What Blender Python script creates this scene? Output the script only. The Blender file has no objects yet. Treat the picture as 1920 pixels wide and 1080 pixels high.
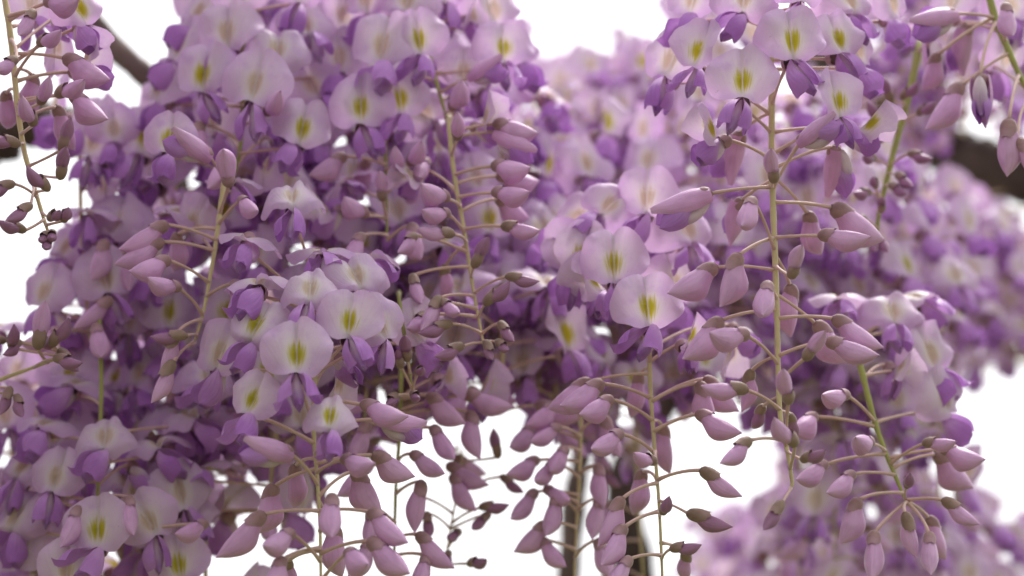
import bpy, math, random
from mathutils import Vector, Matrix
R = math.radians
rnd = random.Random(7)
sc = bpy.context.scene
col = sc.collection

# ------------------------------------------------------------------ camera
LENS, PITCH, FN = 70.0, R(18), 6.8
CAM = Vector((0, 0, 1.55))
cam = bpy.data.cameras.new('camera'); cam_o = bpy.data.objects.new('camera', cam); col.objects.link(cam_o)
cam.lens = LENS; cam.sensor_width = 36; cam.clip_start = .02; cam.clip_end = 500
cam_o.location = CAM; cam_o.rotation_euler = (math.pi / 2 + PITCH, 0, 0)
cam.dof.use_dof = True; cam.dof.focus_distance = .626; cam.dof.aperture_fstop = FN; cam.dof.aperture_blades = 0
sc.camera = cam_o
FW = Vector((0, math.cos(PITCH), math.sin(PITCH))); UP = Vector((0, -math.sin(PITCH), math.cos(PITCH))); RT = Vector((1, 0, 0))
KX = 36 / LENS / 1920

# ------------------------------------------------------------------ world, sun, exposure: bright overcast day
SUN_EL, SUN_AZ = 58, 25            # the soft sun stands behind the blossom, a little to the right
w = bpy.data.worlds.new('World'); sc.world = w; w.use_nodes = True
nt = w.node_tree; bg = nt.nodes['Background']
sky = nt.nodes.new('ShaderNodeTexSky'); sky.sky_type = 'NISHITA'; sky.sun_disc = False
sky.sun_elevation = R(SUN_EL); sky.sun_rotation = R(SUN_AZ); sky.air_density = 1.0; sky.dust_density = 6.0; sky.ozone_density = 1.0
hs = nt.nodes.new('ShaderNodeHueSaturation'); hs.inputs['Saturation'].default_value = .12
nt.links.new(sky.outputs[0], hs.inputs['Color'])
cl = nt.nodes.new('ShaderNodeMixRGB'); cl.blend_type = 'MIX'; cl.inputs[0].default_value = .35   # cloud veil evens the sky out
cl.inputs[2].default_value = (8.2, 8.0, 8.2, 1)
nt.links.new(hs.outputs[0], cl.inputs[1]); nt.links.new(cl.outputs[0], bg.inputs['Color'])
bg.inputs['Strength'].default_value = .1
sl = bpy.data.lights.new('sun', 'SUN'); sl.energy = 1.5; sl.angle = R(14); sl.color = (1, .965, .93)
so = bpy.data.objects.new('sun', sl); col.objects.link(so)
sd = Vector((math.sin(R(SUN_AZ)) * math.cos(R(SUN_EL)), math.cos(R(SUN_AZ)) * math.cos(R(SUN_EL)), math.sin(R(SUN_EL))))
so.rotation_euler = sd.to_track_quat('Z', 'Y').to_euler()
vs = sc.view_settings; vs.view_transform = 'Standard'; vs.look = 'None'; vs.gamma = 1; vs.use_curve_mapping = False
vs.exposure = 1.12
sc.render.engine = 'CYCLES'; sc.cycles.use_denoising = True; sc.cycles.max_bounces = 12
sc.cycles.diffuse_bounces = 6; sc.cycles.transmission_bounces = 8; sc.cycles.caustics_reflective = False

# ------------------------------------------------------------------ pixels to points (Y = distance of the raceme from the camera's post)
def P(px, py, Y):
    r = FW + RT * ((px - 960) * KX) + UP * (-(py - 540) * KX)
    return CAM + r * (Y / r.y)
def mpp(px, py, Y):                       # metres per photo pixel there
    return (P(px, py, Y) - CAM).dot(FW) * KX
def pix(v):
    d = v - CAM; z = d.dot(FW)
    return 960 + d.dot(RT) / z / KX, 540 - d.dot(UP) / z / KX

# ------------------------------------------------------------------ materials
class N:
    def __init__(s, name):
        s.m = bpy.data.materials.new(name); s.m.use_nodes = True
        s.t = s.m.node_tree; s.t.nodes.clear(); s.out = s.t.nodes.new('ShaderNodeOutputMaterial')
    def n(s, ty, **kw):
        nd = s.t.nodes.new('ShaderNode' + ty)
        for k, v in kw.items(): setattr(nd, k, v)
        return nd
    def put(s, sock, v):
        if hasattr(v, 'is_linked'): s.t.links.new(v, sock)
        elif isinstance(v, tuple): sock.default_value = v + (1,) if len(v) == 3 and len(sock.default_value) == 4 else v
        else: sock.default_value = v
    def ma(s, op, a, b=0.0, c=0.0):
        nd = s.n('Math', operation=op); s.put(nd.inputs[0], a); s.put(nd.inputs[1], b); s.put(nd.inputs[2], c); return nd.outputs[0]
    def mix(s, f, a, b, bt='MIX'):
        nd = s.n('MixRGB', blend_type=bt); s.put(nd.inputs[0], f); s.put(nd.inputs[1], a); s.put(nd.inputs[2], b); return nd.outputs[0]
    def step(s, x, a, b):
        nd = s.n('MapRange', interpolation_type='SMOOTHSTEP'); s.put(nd.inputs[0], x); nd.inputs[1].default_value = a; nd.inputs[2].default_value = b
        return nd.outputs[0]
    def uv(s):
        t = s.n('UVMap', uv_map='uv'); q = s.n('SeparateXYZ'); s.t.links.new(t.outputs[0], q.inputs[0]); return q.outputs[0], q.outputs[1]
    def vec(s, x, y, z=0.0):
        c = s.n('CombineXYZ'); s.put(c.inputs[0], x); s.put(c.inputs[1], y); s.put(c.inputs[2], z); return c.outputs[0]
    def noise(s, v, scale, det=3.0, rough=.5):
        t = s.n('TexNoise'); s.put(t.inputs['Vector'], v); t.inputs['Scale'].default_value = scale; t.inputs['Detail'].default_value = det
        t.inputs['Roughness'].default_value = rough; return t.outputs['Fac']
    def rand(s): return s.n('ObjectInfo').outputs['Random']
    def bump(s, h, st, dist):
        b = s.n('Bump'); s.put(b.inputs['Height'], h); b.inputs['Strength'].default_value = st; b.inputs['Distance'].default_value = dist; return b.outputs[0]
    def surf(s, colr, tr=0.0, rough=.55, sheen=0.0, nrm=None, spec=.3, trcol=None):
        p = s.n('BsdfPrincipled'); s.put(p.inputs['Base Color'], colr); p.inputs['Roughness'].default_value = rough
        p.inputs['Specular IOR Level'].default_value = spec; p.inputs['Sheen Weight'].default_value = sheen; p.inputs['Sheen Roughness'].default_value = .4
        if nrm is not None: s.put(p.inputs['Normal'], nrm)
        o = p.outputs[0]
        if tr:
            t = s.n('BsdfTranslucent'); s.put(t.inputs[0], colr if trcol is None else trcol)
            if nrm is not None: s.put(t.inputs[1], nrm)
            x = s.n('MixShader'); x.inputs[0].default_value = tr; s.t.links.new(o, x.inputs[1]); s.t.links.new(t.outputs[0], x.inputs[2]); o = x.outputs[0]
        s.t.links.new(o, s.out.inputs[0]); return s.m

def banner_mat(name, old):
    s = N(name); u, v = s.uv(); r = s.rand()
    du = s.ma('ABSOLUTE', s.ma('SUBTRACT', u, .5))
    # veins fan out from the base of the petal
    ang = s.ma('DIVIDE', s.ma('SUBTRACT', u, .5), s.ma('ADD', v, .25))
    vein = s.noise(s.vec(s.ma('MULTIPLY', ang, 26.0), s.ma('MULTIPLY', v, 1.6), s.ma('MULTIPLY', r, 30.0)), 1.0, 3.0)
    blot = s.noise(s.vec(s.ma('MULTIPLY', u, 3.0), s.ma('MULTIPLY', v, 3.0), s.ma('MULTIPLY', r, 50.0)), 1.0, 4.0, .6)
    rim = s.step(s.ma('POWER', s.ma('ADD', s.ma('POWER', s.ma('MULTIPLY', du, 2.0), 2.0), s.ma('POWER', s.ma('MULTIPLY', s.ma('SUBTRACT', v, .45), 1.9), 2.0)), .5), .35, 1.02)
    base = s.mix(rim, (.80, .66, .81), (.72, .48, .78))
    base = s.mix(s.ma('MULTIPLY', r, .4), base, (.82, .73, .80))
    base = s.mix(s.step(blot, .45, .75), base, (.70, .50, .77))
    base = s.mix(s.ma('MULTIPLY', s.step(vein, .45, .75), .16), base, (.62, .42, .68))
    spots = s.step(s.noise(s.vec(s.ma('MULTIPLY', u, 24.0), s.ma('MULTIPLY', v, 24.0), s.ma('MULTIPLY', r, 90.0)), 1.0, 1.0), .76, .80)
    base = s.mix(s.ma('MULTIPLY', spots, .45), base, (.42, .26, .36))
    # pale midrib, whitish halo, two-lobed nectar guide
    g = s.ma('POWER', s.ma('ADD', s.ma('POWER', s.ma('DIVIDE', du, .115), 2.0), s.ma('POWER', s.ma('DIVIDE', s.ma('SUBTRACT', v, .33), .185), 2.0)), .5)
    base = s.mix(s.ma('MULTIPLY', s.step(g, 2.1, .8), .8), base, (.86, .82, .77))
    halo = s.step(s.ma('ADD', g, s.ma('MULTIPLY', s.ma('SUBTRACT', vein, .5), 1.5)), 1.3, .5)
    lobe = s.ma('MULTIPLY', halo, s.ma('ADD', .35, s.ma('MULTIPLY', s.step(du, .004, .026), .65)))
    if old: base = s.mix(s.ma('MULTIPLY', lobe, .62), base, (.58, .42, .20))
    else:
        base = s.mix(lobe, base, (.55, .50, .035)); base = s.mix(s.ma('MULTIPLY', s.step(g, .8, .1), .55), base, (.40, .36, .015))
    base = s.mix(s.ma('MULTIPLY', s.step(du, .012, .003), .55), base, (.83, .78, .68))
    nr = s.bump(s.ma('ADD', s.ma('MULTIPLY', vein, .6), blot), .35, .0007)
    return s.surf(base, tr=.36, rough=.5, sheen=.1, nrm=nr, spec=.25, trcol=s.mix(.35, base, (.86, .55, .84), 'MULTIPLY'))

def tip_mat(name, pale, deep, a, b, tr, vein_amt=.3):
    s = N(name); u, v = s.uv(); r = s.rand()
    vein = s.noise(s.vec(s.ma('MULTIPLY', u, 2.0), s.ma('MULTIPLY', v, 16.0), s.ma('MULTIPLY', r, 30.0)), 1.0, 3.0)
    f = s.step(s.ma('ADD', u, s.ma('MULTIPLY', s.ma('SUBTRACT', s.noise(s.vec(u, v, s.ma('MULTIPLY', r, 9.0)), 4.0), .5), .4)), a, b)
    c = s.mix(f, pale, deep)
    c = s.mix(s.ma('MULTIPLY', s.step(vein, .48, .7), vein_amt), c, tuple(x * .6 for x in deep))
    c = s.mix(s.ma('MULTIPLY', r, .3), c, tuple(min(1, x * 1.25) for x in pale))
    return s.surf(c, tr=tr, rough=.48, sheen=.15, nrm=s.bump(vein, .45, .0006), spec=.3)

def bud_mat(name, body, back, tip, near, tr=.12):
    s = N(name); u, v = s.uv(); r = s.rand()            # u along the bud, v round it (.5 = upper fold)
    vein = s.noise(s.vec(s.ma('MULTIPLY', u, 2.2), s.ma('MULTIPLY', v, 22.0), s.ma('MULTIPLY', r, 30.0)), 1.0, 3.0)
    blot = s.noise(s.vec(s.ma('MULTIPLY', u, 3.0), s.ma('MULTIPLY', v, 5.0), s.ma('MULTIPLY', r, 40.0)), 1.0, 4.0)
    c = s.mix(s.step(s.ma('ABSOLUTE', s.ma('SUBTRACT', v, .5)), .12, .42), back, body)
    c = s.mix(s.step(u, .62, 1.0), c, tip)
    c = s.mix(s.ma('MULTIPLY', s.step(u, .34, .12), .7), c, near)
    c = s.mix(s.ma('MULTIPLY', s.step(blot, .42, .72), .5), c, tuple(x * .74 for x in body))
    c = s.mix(s.ma('MULTIPLY', s.step(vein, .5, .7), .3), c, tuple(x * .66 for x in body))
    c = s.mix(s.ma('MULTIPLY', r, .25), c, tuple(min(1, x * 1.3) for x in body))
    fuzz = s.noise(s.vec(s.ma('MULTIPLY', u, 60.0), s.ma('MULTIPLY', v, 90.0)), 1.0, 2.0)
    return s.surf(c, tr=tr, rough=.4, sheen=.15, nrm=s.bump(s.ma('ADD', vein, s.ma('MULTIPLY', fuzz, .4)), .4, .0006), spec=.3)

def skin_mat(name, a, b, sheen=.3, scale=300.0, rim=None):
    s = N(name); tc = s.n('TexCoord').outputs['Object']; r = s.rand()
    n1 = s.noise(tc, scale, 4.0); n2 = s.noise(tc, scale * 6, 2.0)
    c = s.mix(s.step(n1, .35, .68), a, b); c = s.mix(s.ma('MULTIPLY', r, .25), c, tuple(min(1, x * 1.35) for x in a))
    if rim: c = s.mix(s.ma('MULTIPLY', s.step(s.uv()[0], .35, 1.05), .75), c, rim)
    return s.surf(c, tr=.06, rough=.6, sheen=sheen, nrm=s.bump(s.ma('ADD', n1, s.ma('MULTIPLY', n2, .5)), .4, .0004), spec=.25)

def bark_mat(name, a, b, scale=60.0):
    s = N(name); tc = s.n('TexCoord').outputs['Object']
    n1 = s.noise(tc, scale, 6.0, .6); n2 = s.noise(tc, scale * .3, 3.0)
    c = s.mix(s.step(n1, .35, .65), a, b); c = s.mix(s.step(n2, .5, .75), c, tuple(x * 1.6 for x in b))
    return s.surf(c, rough=.85, nrm=s.bump(n1, .8, .004), spec=.2)

M = {}
M['banner'] = banner_mat('banner_petal_fresh', False); M['banner_old'] = banner_mat('banner_petal_faded', True)
M['wing'] = tip_mat('wing_petal_purple', (.70, .43, .77), (.47, .19, .61), 0.0, .75, .28, .28)
M['keel'] = tip_mat('keel_petal', (.78, .66, .70), (.46, .21, .57), .3, .95, .32, .15)
M['bud'] = bud_mat('bud_mauve', (.68, .36, .65), (.75, .46, .73), (.74, .47, .70), (.54, .27, .46))
M['bud_young'] = bud_mat('bud_young_brown_purple', (.36, .17, .30), (.40, .20, .34), (.46, .24, .42), (.27, .15, .16), .1)
M['calyx'] = skin_mat('calyx_brown_mauve', (.36, .22, .21), (.26, .15, .15), .3, rim=(.50, .31, .38))
M['calyx_green'] = skin_mat('calyx_olive', (.30, .21, .15), (.22, .14, .11), .3, rim=(.40, .27, .25))
M['stem'] = skin_mat('stem_yellow_green', (.62, .54, .28), (.54, .44, .25), .3, 120.0)
M['stem_green'] = skin_mat('stem_fresh_green', (.36, .38, .11), (.30, .30, .10), .3, 120.0)
M['pedicel'] = skin_mat('pedicel_pink_tan', (.64, .46, .37), (.60, .39, .36), .35, 200.0)
M['pedicel_grey'] = M['pedicel']
M['bark'] = bark_mat('vine_bark', (.115, .085, .072), (.16, .125, .105))
M['bark_dark'] = bark_mat('vine_bark_dark', (.05, .036, .03), (.085, .062, .05))
M['timber'] = bark_mat('pergola_timber', (.24, .15, .105), (.33, .22, .16), 30.0)

# ------------------------------------------------------------------ mesh tools
def mesh(name, V, F, uv, mat):
    me = bpy.data.meshes.new(name); me.from_pydata([tuple(v) for v in V], [], F)
    if uv is not None:
        l = me.uv_layers.new(name='uv'); buf = []
        for p in me.polygons:
            for i in p.vertices: buf += uv[i]
        l.data.foreach_set('uv', buf)
    me.polygons.foreach_set('use_smooth', [True] * len(me.polygons))
    for m in (mat if isinstance(mat, list) else [mat]): me.materials.append(m)
    return me
def obj(name, me, parent=None, mw=None):
    o = bpy.data.objects.new(name, me); col.objects.link(o)
    if parent is not None: o.parent = parent
    if mw is not None: o.matrix_local = mw
    return o
def tag(o, label=None, cat=None, group=None, kind=None):
    for k, v in (('label', label), ('category', cat), ('group', group), ('kind', kind)):
        if v: o[k] = v
    return o

def tube_vf(pts, rad, n=6, cap=True):
    V, F = [], []; k = len(pts); ref = Vector((.31, .2, .93)).normalized()
    for i, p in enumerate(pts):
        t = (pts[min(i + 1, k - 1)] - pts[max(i - 1, 0)]).normalized()
        if abs(t.dot(ref)) > .95: ref = Vector((1, .1, 0)).normalized()
        a = t.cross(ref).normalized(); b = t.cross(a)
        for j in range(n):
            q = 2 * math.pi * j / n; V.append(p + (a * math.cos(q) + b * math.sin(q)) * rad[i])
    for i in range(k - 1):
        for j in range(n): F.append((i * n + j, i * n + (j + 1) % n, (i + 1) * n + (j + 1) % n, (i + 1) * n + j))
    if cap: F.append(tuple(range(n))[::-1]); F.append(tuple(range((k - 1) * n, k * n)))
    return V, F
def smooth_line(pts, seg=5):
    out = []
    for i in range(len(pts) - 1):
        p0, p1, p2, p3 = pts[max(i - 1, 0)], pts[i], pts[i + 1], pts[min(i + 2, len(pts) - 1)]
        for k in range(seg):
            t = k / seg
            out.append(.5 * ((2 * p1) + (p2 - p0) * t + (2 * p0 - 5 * p1 + 4 * p2 - p3) * t * t + (3 * p1 - p0 - 3 * p2 + p3) * t ** 3))
    out.append(pts[-1]); return out
def bez(a, b, c, n=6):
    return [a * (1 - t) ** 2 + b * (2 * t * (1 - t)) + c * t * t for t in [i / n for i in range(n + 1)]]

# ---- petals (flower space: x forward out of the throat, y sideways, z up; metres)
TH = Vector((.0074, 0, .0016))                          # throat
def banner_vf(kind, seed):
    g = random.Random(seed); V, F, U = [], [], []; nr, ns = 8, 36
    Wd = {'round': .0112, 'notch': .0110, 'wide': .0116, 'tent': .0108, 'reflex': .0116, 'narrow': .0088, 'half': .0092}[kind]
    up = {'round': .0098, 'notch': .0096, 'wide': .0086, 'tent': .0098, 'reflex': .0105, 'narrow': .0108, 'half': .0100}[kind]
    cz = .0066; ph = [g.uniform(0, 6.28) for _ in range(4)]; skew = g.uniform(-.12, .12); roll_ = g.uniform(.001, .007); rs_ = g.choice((-1, 1))
    V.append(None); U.append(None)
    pts = [(0.0, 0.0)]
    for i in range(1, nr + 1):
        for j in range(ns):
            th = 2 * math.pi * j / ns; s_, c_ = math.sin(th), math.cos(th)      # th=0 up
            if c_ >= 0: rr = 1 / math.sqrt((s_ / Wd) ** 2 + (c_ / up) ** 2)
            else: rr = 1 / math.sqrt((s_ / Wd) ** 2 + (c_ / .0090) ** 2)
            if kind == 'tent' and c_ > 0: rr *= 1 - .30 * math.exp(-((abs(math.atan2(s_, c_)) - .75) / .42) ** 2) + .12 * math.exp(-(th if th < 3.14 else 6.283 - th) ** 2 / .02)
            a0 = th if th < math.pi else 2 * math.pi - th
            if kind == 'notch': rr *= 1 - .09 * math.exp(-(a0 / .11) ** 2)
            elif kind != 'tent': rr *= 1 - .035 * math.exp(-(a0 / .09) ** 2) + (.07 * math.exp(-(a0 / .06) ** 2) if kind == 'reflex' else 0)
            rr *= 1 - .22 * math.exp(-((math.pi - a0) / .22) ** 2)              # notch where the claw sits
            rr *= 1 + .024 * math.sin(3 * th + ph[0]) + .020 * math.sin(5 * th + ph[1]) + .009 * math.sin(11 * th + ph[2])
            f = (i / nr) ** .9
            pts.append((rr * s_ * f, rr * c_ * f))
    q = [0.0] + [i / nr for i in range(1, nr + 1) for _ in range(ns)]
    for k, (y, dz) in enumerate(pts):
        z = cz + dz; f = q[k]; th = math.atan2(y, dz); Y = y / .011; Z = z / .016
        x = 0.0
        if kind == 'round': x = -.0022 * Y * Y - .0018 * max(0, Z - .35) ** 2 - .0008 * math.exp(-(Y / .09) ** 2)
        if kind == 'notch': x = -.0030 * Y * Y + .0010 * abs(Y) - .0024 * max(0, Z - .4) ** 2 - .0010 * math.exp(-(Y / .08) ** 2)
        if kind == 'wide': x = -.0026 * Y * Y - .0040 * max(0, Z - .25) ** 2 - .0009 * math.exp(-(Y / .08) ** 2) + .0012 * f ** 3 * math.sin(3 * th + ph[2])
        if kind == 'tent': x = -.0062 * Y * Y * (0.4 + Z) - .0030 * max(0, Z - .3) ** 2 - .0006 * math.exp(-(Y / .08) ** 2)
        if kind == 'reflex': x = -.0020 * Y * Y + .0012 * f ** 3 * math.sin(2 * th + ph[2]) - .0007 * math.exp(-(Y / .08) ** 2)
        if kind == 'narrow': x = .0048 * abs(Y) ** 1.3 - .0010 * math.exp(-(Y / .1) ** 2) - .0015 * max(0, Z - .6)
        if kind == 'half': x = .0085 * abs(Y) ** 1.25 - .0008 * math.exp(-(Y / .1) ** 2)
        x += .0013 * math.sin(math.pi * min(1, abs(Y))) * min(1, Z * 1.5) - .0008 * math.exp(-(Y / .07) ** 2)
        x += .0016 * f ** 3 * math.sin(4 * th + ph[3]) + .0005 * f ** 4 * math.sin(9 * th + ph[0]) - roll_ * max(0.0, rs_ * Y - .45) ** 1.6 - roll_ * .5 * max(0.0, -rs_ * Y - .6) ** 1.6 + skew * y * .25 * f
        if kind in ('tent', 'wide'): x -= .0022 * max(0, f - .8) * 5 * max(0, f - .8) * 5
        if kind == 'half': y *= .62
        tilt = {'reflex': R(58), 'wide': R(24), 'tent': R(34), 'half': R(-18)}.get(kind, R(12))
        if kind == 'reflex' and Z > .2:                # bend further back going up
            e = (Z - .2) * .9; tz = .0032 + (z - .0032) * math.cos(e * .5); x -= (z - .0032) * math.sin(e * .5); z = tz
        V_ = Vector((x * math.cos(tilt) - z * math.sin(tilt), y, x * math.sin(tilt) + z * math.cos(tilt))) + TH
        u_ = [.5 + pts[k][0] / .0225, .08 + (cz + pts[k][1]) / .0205]
        if k == 0: V[0] = V_; U[0] = u_
        else: V.append(V_); U.append(u_)
    for j in range(ns): F.append((0, 1 + j, 1 + (j + 1) % ns))
    for i in range(nr - 1):
        for j in range(ns):
            a = 1 + i * ns; b = a + ns; F.append((a + j, b + j, b + (j + 1) % ns, a + (j + 1) % ns))
    return V, F, U

def wing_vf(side, droop, spread, seed, L=.0128, W=.0084):
    g = random.Random(seed); V, F, U = [], [], []; n, m = 11, 8; tw = g.uniform(-.15, .15); cu = g.uniform(.8, 1.2)
    d = R(droop); ax = Vector((math.cos(d), 0, -math.sin(d))); nz = Vector((math.sin(d), 0, math.cos(d)))
    for i in range(n):
        s = i / (n - 1)
        wid = W * (.14 + .86 * math.sin(math.pi * min(1, s * .66 + .04)) ** 1.1) * (1 if s < .72 else math.sqrt(max(.03, 1 - ((s - .72) / .285) ** 2)))
        for j in range(m):
            t = j / (m - 1)                                 # 0 upper edge, 1 lower edge
            y = .0004 + spread * s * (.25 + .75 * t) + .0030 * cu * math.sin(math.pi * min(1, t * .9 + .05)) * math.sin(math.pi * s) ** .7
            z = .0014 + .0020 * s - wid * t + (0 if s < .72 else -.0030 * ((s - .72) / .28) ** 2)
            y += tw * s * .004
            z += .0006 * math.sin(6 * s + 3 * t + tw * 20)
            V.append(TH + Vector((-.0026, 0, -.0006)) + ax * (s * L) + nz * z + Vector((0, side * y, 0))); U.append([s, t])
    for i in range(n - 1):
        for j in range(m - 1):
            a = i * m + j; q = (a, a + 1, a + m + 1, a + m); F.append(q if side > 0 else q[::-1])
    return V, F, U

def shell_vf(L, zt, zb, hw, n=14, m=16, a0=0.0, a1=2 * math.pi, org=Vector((0, 0, 0)), droop=0.0, lens=.8):
    """pod lofted along x; zt/zb upper and lower line, hw half width; a0..a1 the part of the ring (0 = underneath)"""
    V, F, U = [], [], []; closed = a1 - a0 > 6.2; mm = m if closed else m + 1
    d = R(droop); ax = Vector((math.cos(d), 0, -math.sin(d))); nz = Vector((math.sin(d), 0, math.cos(d)))
    for i in range(n):
        s = i / (n - 1); c = (zt(s) + zb(s)) / 2; h = (zt(s) - zb(s)) / 2; wv = hw(s)
        for j in range(mm):
            a = a0 + (a1 - a0) * j / m
            y = math.copysign(abs(math.sin(a)) ** (1 / lens), math.sin(a)) * wv; z = c - h * math.cos(a)
            V.append(org + ax * (s * L) + nz * z + Vector((0, y, 0))); U.append([s, j / m])
    for i in range(n - 1):
        for j in range(m):
            k = (j + 1) % m if closed else j + 1
            F.append((i * mm + j, i * mm + k, (i + 1) * mm + k, (i + 1) * mm + j))
    if closed: F.append(tuple(range(m))); F.append(tuple(range((n - 1) * m, n * m))[::-1])
    return V, F, U
def sn(s): return math.sin(math.pi * max(0, min(1, s)))
def keel_vf(droop): return shell_vf(.0128, lambda s: .0012 * (1 - s) + .0022 * s * s, lambda s: -.0048 * sn(s * .8 + .08) ** .7 * (1 - .35 * s) - .0002, lambda s: .0019 * sn(s * .93 + .04) ** .8 + .00015, 11, 12,
                                   org=TH + Vector((-.0034, 0, -.0014)), droop=droop, lens=.9)
def calyx_vf(L=.0044, r=.0028, teeth=.0009, n=8, m=15, tilt=0.0):
    V, F, U = [], [], []
    for i in range(n):
        s = i / (n - 1); rr = r * (.30 + .70 * math.sqrt(1 - (1 - min(1, s * 1.35)) ** 2)) * (1 - .16 * (max(0, s - .6) / .4) ** 1.5)
        for j in range(m):
            a = 2 * math.pi * j / m; x = s * L
            if i == n - 1: x += teeth * (max(0, math.cos(a * 5 / 2 - .0) ** 2) ** 2 - .3) - .0008 * math.cos(a)
            V.append(Vector((x, math.sin(a) * rr, -math.cos(a) * rr))); U.append([s, j / m])
    for i in range(n - 1):
        for j in range(m): F.append((i * m + j, i * m + (j + 1) % m, (i + 1) * m + (j + 1) % m, (i + 1) * m + j))
    F.append(tuple(range(m)))
    if tilt: V = [Matrix.Rotation(tilt, 3, 'Y') @ v for v in V]
    return V, F, U

BK = ['round', 'notch', 'wide', 'tent', 'reflex', 'narrow', 'half']
BAN = {}
for k in BK:
    for old in (0, 1):
        BAN[k, old] = [mesh('banner_petal', *banner_vf(k, 10 * q + len(k)), M['banner_old' if old else 'banner']) for q in range(3)]
WING = {}
for wk, (dr, sp) in {'a': (46, .0046), 'b': (34, .0066), 'c': (58, .0030), 'd': (14, .0018)}.items():
    WING[wk] = [mesh('wing_petal', *wing_vf(1, dr, sp, ord(wk)), M['wing']), mesh('wing_petal', *wing_vf(-1, dr, sp * 1.15, ord(wk) + 5), M['wing'])]
KEEL = {k: mesh('keel_petal', *keel_vf(d), M['keel']) for k, d in {'a': 60, 'b': 52, 'c': 70, 'd': 24}.items()}
CALYX = mesh('calyx', *calyx_vf(), M['calyx'])

# buds: x along, z up (upper fold), belly below
BUDP = {  # length, scale of height, scale of width, calyx length, calyx radius, young, green calyx
    'tiny': (.0072, .46, .58, .0046, .0018, 1, 1),
    'small': (.0112, .58, .66, .0054, .0019, 1, 1),
    'mid': (.0140, .74, .80, .0056, .0022, 0, 1),
    'full': (.0172, 1.0, 1.0, .0054, .00245, 0, 0),
    'fat': (.0160, 1.14, 1.12, .0054, .0026, 0, 0)}
def tab(vals):
    def f(s_):
        x = s_ * (len(vals) - 1); i = min(int(x), len(vals) - 2); t = x - i
        p0, p1, p2, p3 = vals[max(i - 1, 0)], vals[i], vals[i + 1], vals[min(i + 2, len(vals) - 1)]
        return .5 * (2 * p1 + (p2 - p0) * t + (2 * p0 - 5 * p1 + 4 * p2 - p3) * t * t + (3 * p1 - p0 - 3 * p2 + p3) * t ** 3)
    return f
TOPL = tab([.0016, .0021, .0021, .0020, .0019, .0016, .0012, .0006, .0000]); BOTL = tab([-.0016, -.0023, -.0039, -.0054, -.0058, -.0053, -.0042, -.0025, -.0004]); HALF = tab([.0016, .0020, .0026, .0031, .0033, .0031, .0024, .0014, .0001])
BUD = {}
for k, (L, hs_, ws_, cl_, cr_, yg, gr) in BUDP.items():
    V, F, U = shell_vf(L * .99, lambda s: TOPL(s) * hs_, lambda s: BOTL(s) * hs_, lambda s: HALF(s) * ws_, 17, 18, lens=.78, org=Vector((.0012, 0, 0)))
    BUD[k] = [mesh('flower_bud', V, F, U, M['bud_young' if yg else 'bud']),
              mesh('calyx', *calyx_vf(cl_, cr_, .0007, tilt=R(-5)), M['calyx_green' if gr else 'calyx'])]
HV = shell_vf(.0185, lambda s: .0030 * (1 - s) ** .5 * (.7 + .6 * sn(s)) - .0002 * s + .0012 * s ** 3, lambda s: -.0052 * (.35 + .65 * sn(s * .75 + .14)) * (1 - .7 * s ** 3) - .0004,
              lambda s: .0040 * (.4 + .6 * sn(s * .6 + .25)) * max(.04, 1 - s ** 3.4), 15, 16, R(62), R(298), Vector((.001, 0, 0)), 0, .8)
HOOD = mesh('banner_petal', *HV, M['bud'])
HOODWING = [mesh('wing_petal', *wing_vf(s_, 18, .0012, 40 + s_, .0150, .0072), M['wing']) for s_ in (1, -1)]
HOODKEEL = mesh('keel_petal', *shell_vf(.0150, lambda s: 0, lambda s: -.0054 * sn(s * .78 + .1) ** .7 * (1 - .3 * s) - .0004, lambda s: .0024 * sn(s * .92 + .05) ** .7 + .0002, 11, 12, org=Vector((.002, 0, 0)), droop=8, lens=.9), M['keel'])

# single-mesh blossoms for racemes that stand far back and out of focus
def joined(name, parts):
    V, F, U, mats, mi = [], [], [], [], []
    for (v, f, u), m in parts:
        o = len(V); V += v; U += u; F += [tuple(i + o for i in q) for q in f]
        if m not in mats: mats.append(m)
        mi += [mats.index(m)] * len(f)
    me = mesh(name, V, F, U, mats); me.polygons.foreach_set('material_index', mi); return me
FARF = []
for i, (k, old, wk) in enumerate([('round', 0, 'a'), ('notch', 1, 'b'), ('wide', 1, 'c'), ('tent', 1, 'a'), ('narrow', 1, 'b'), ('reflex', 1, 'c'), ('round', 1, 'b')]):
    dr, sp = {'a': (46, .0046), 'b': (34, .0066), 'c': (58, .003)}[wk]
    FARF.append(joined('flower', [(banner_vf(k, 80 + i), M['banner_old' if old else 'banner']), (wing_vf(1, dr, sp, i), M['wing']), (wing_vf(-1, dr, sp, i + 9), M['wing']), (keel_vf(dr + 8), M['keel']), (calyx_vf(), M['calyx'])]))
FARB = {}
for k, (L, hs_, ws_, cl_, cr_, yg, gr) in BUDP.items():
    me0 = BUD[k][0]
    V = [v.co.copy() for v in me0.vertices]; F = [tuple(p.vertices) for p in me0.polygons]
    FARB[k] = joined('flower_bud', [((V, F, [[.5, .3]] * len(V)), M['bud_young' if yg else 'bud']), (calyx_vf(cl_, cr_, .0007, tilt=R(-5)), M['calyx'])])

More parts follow.
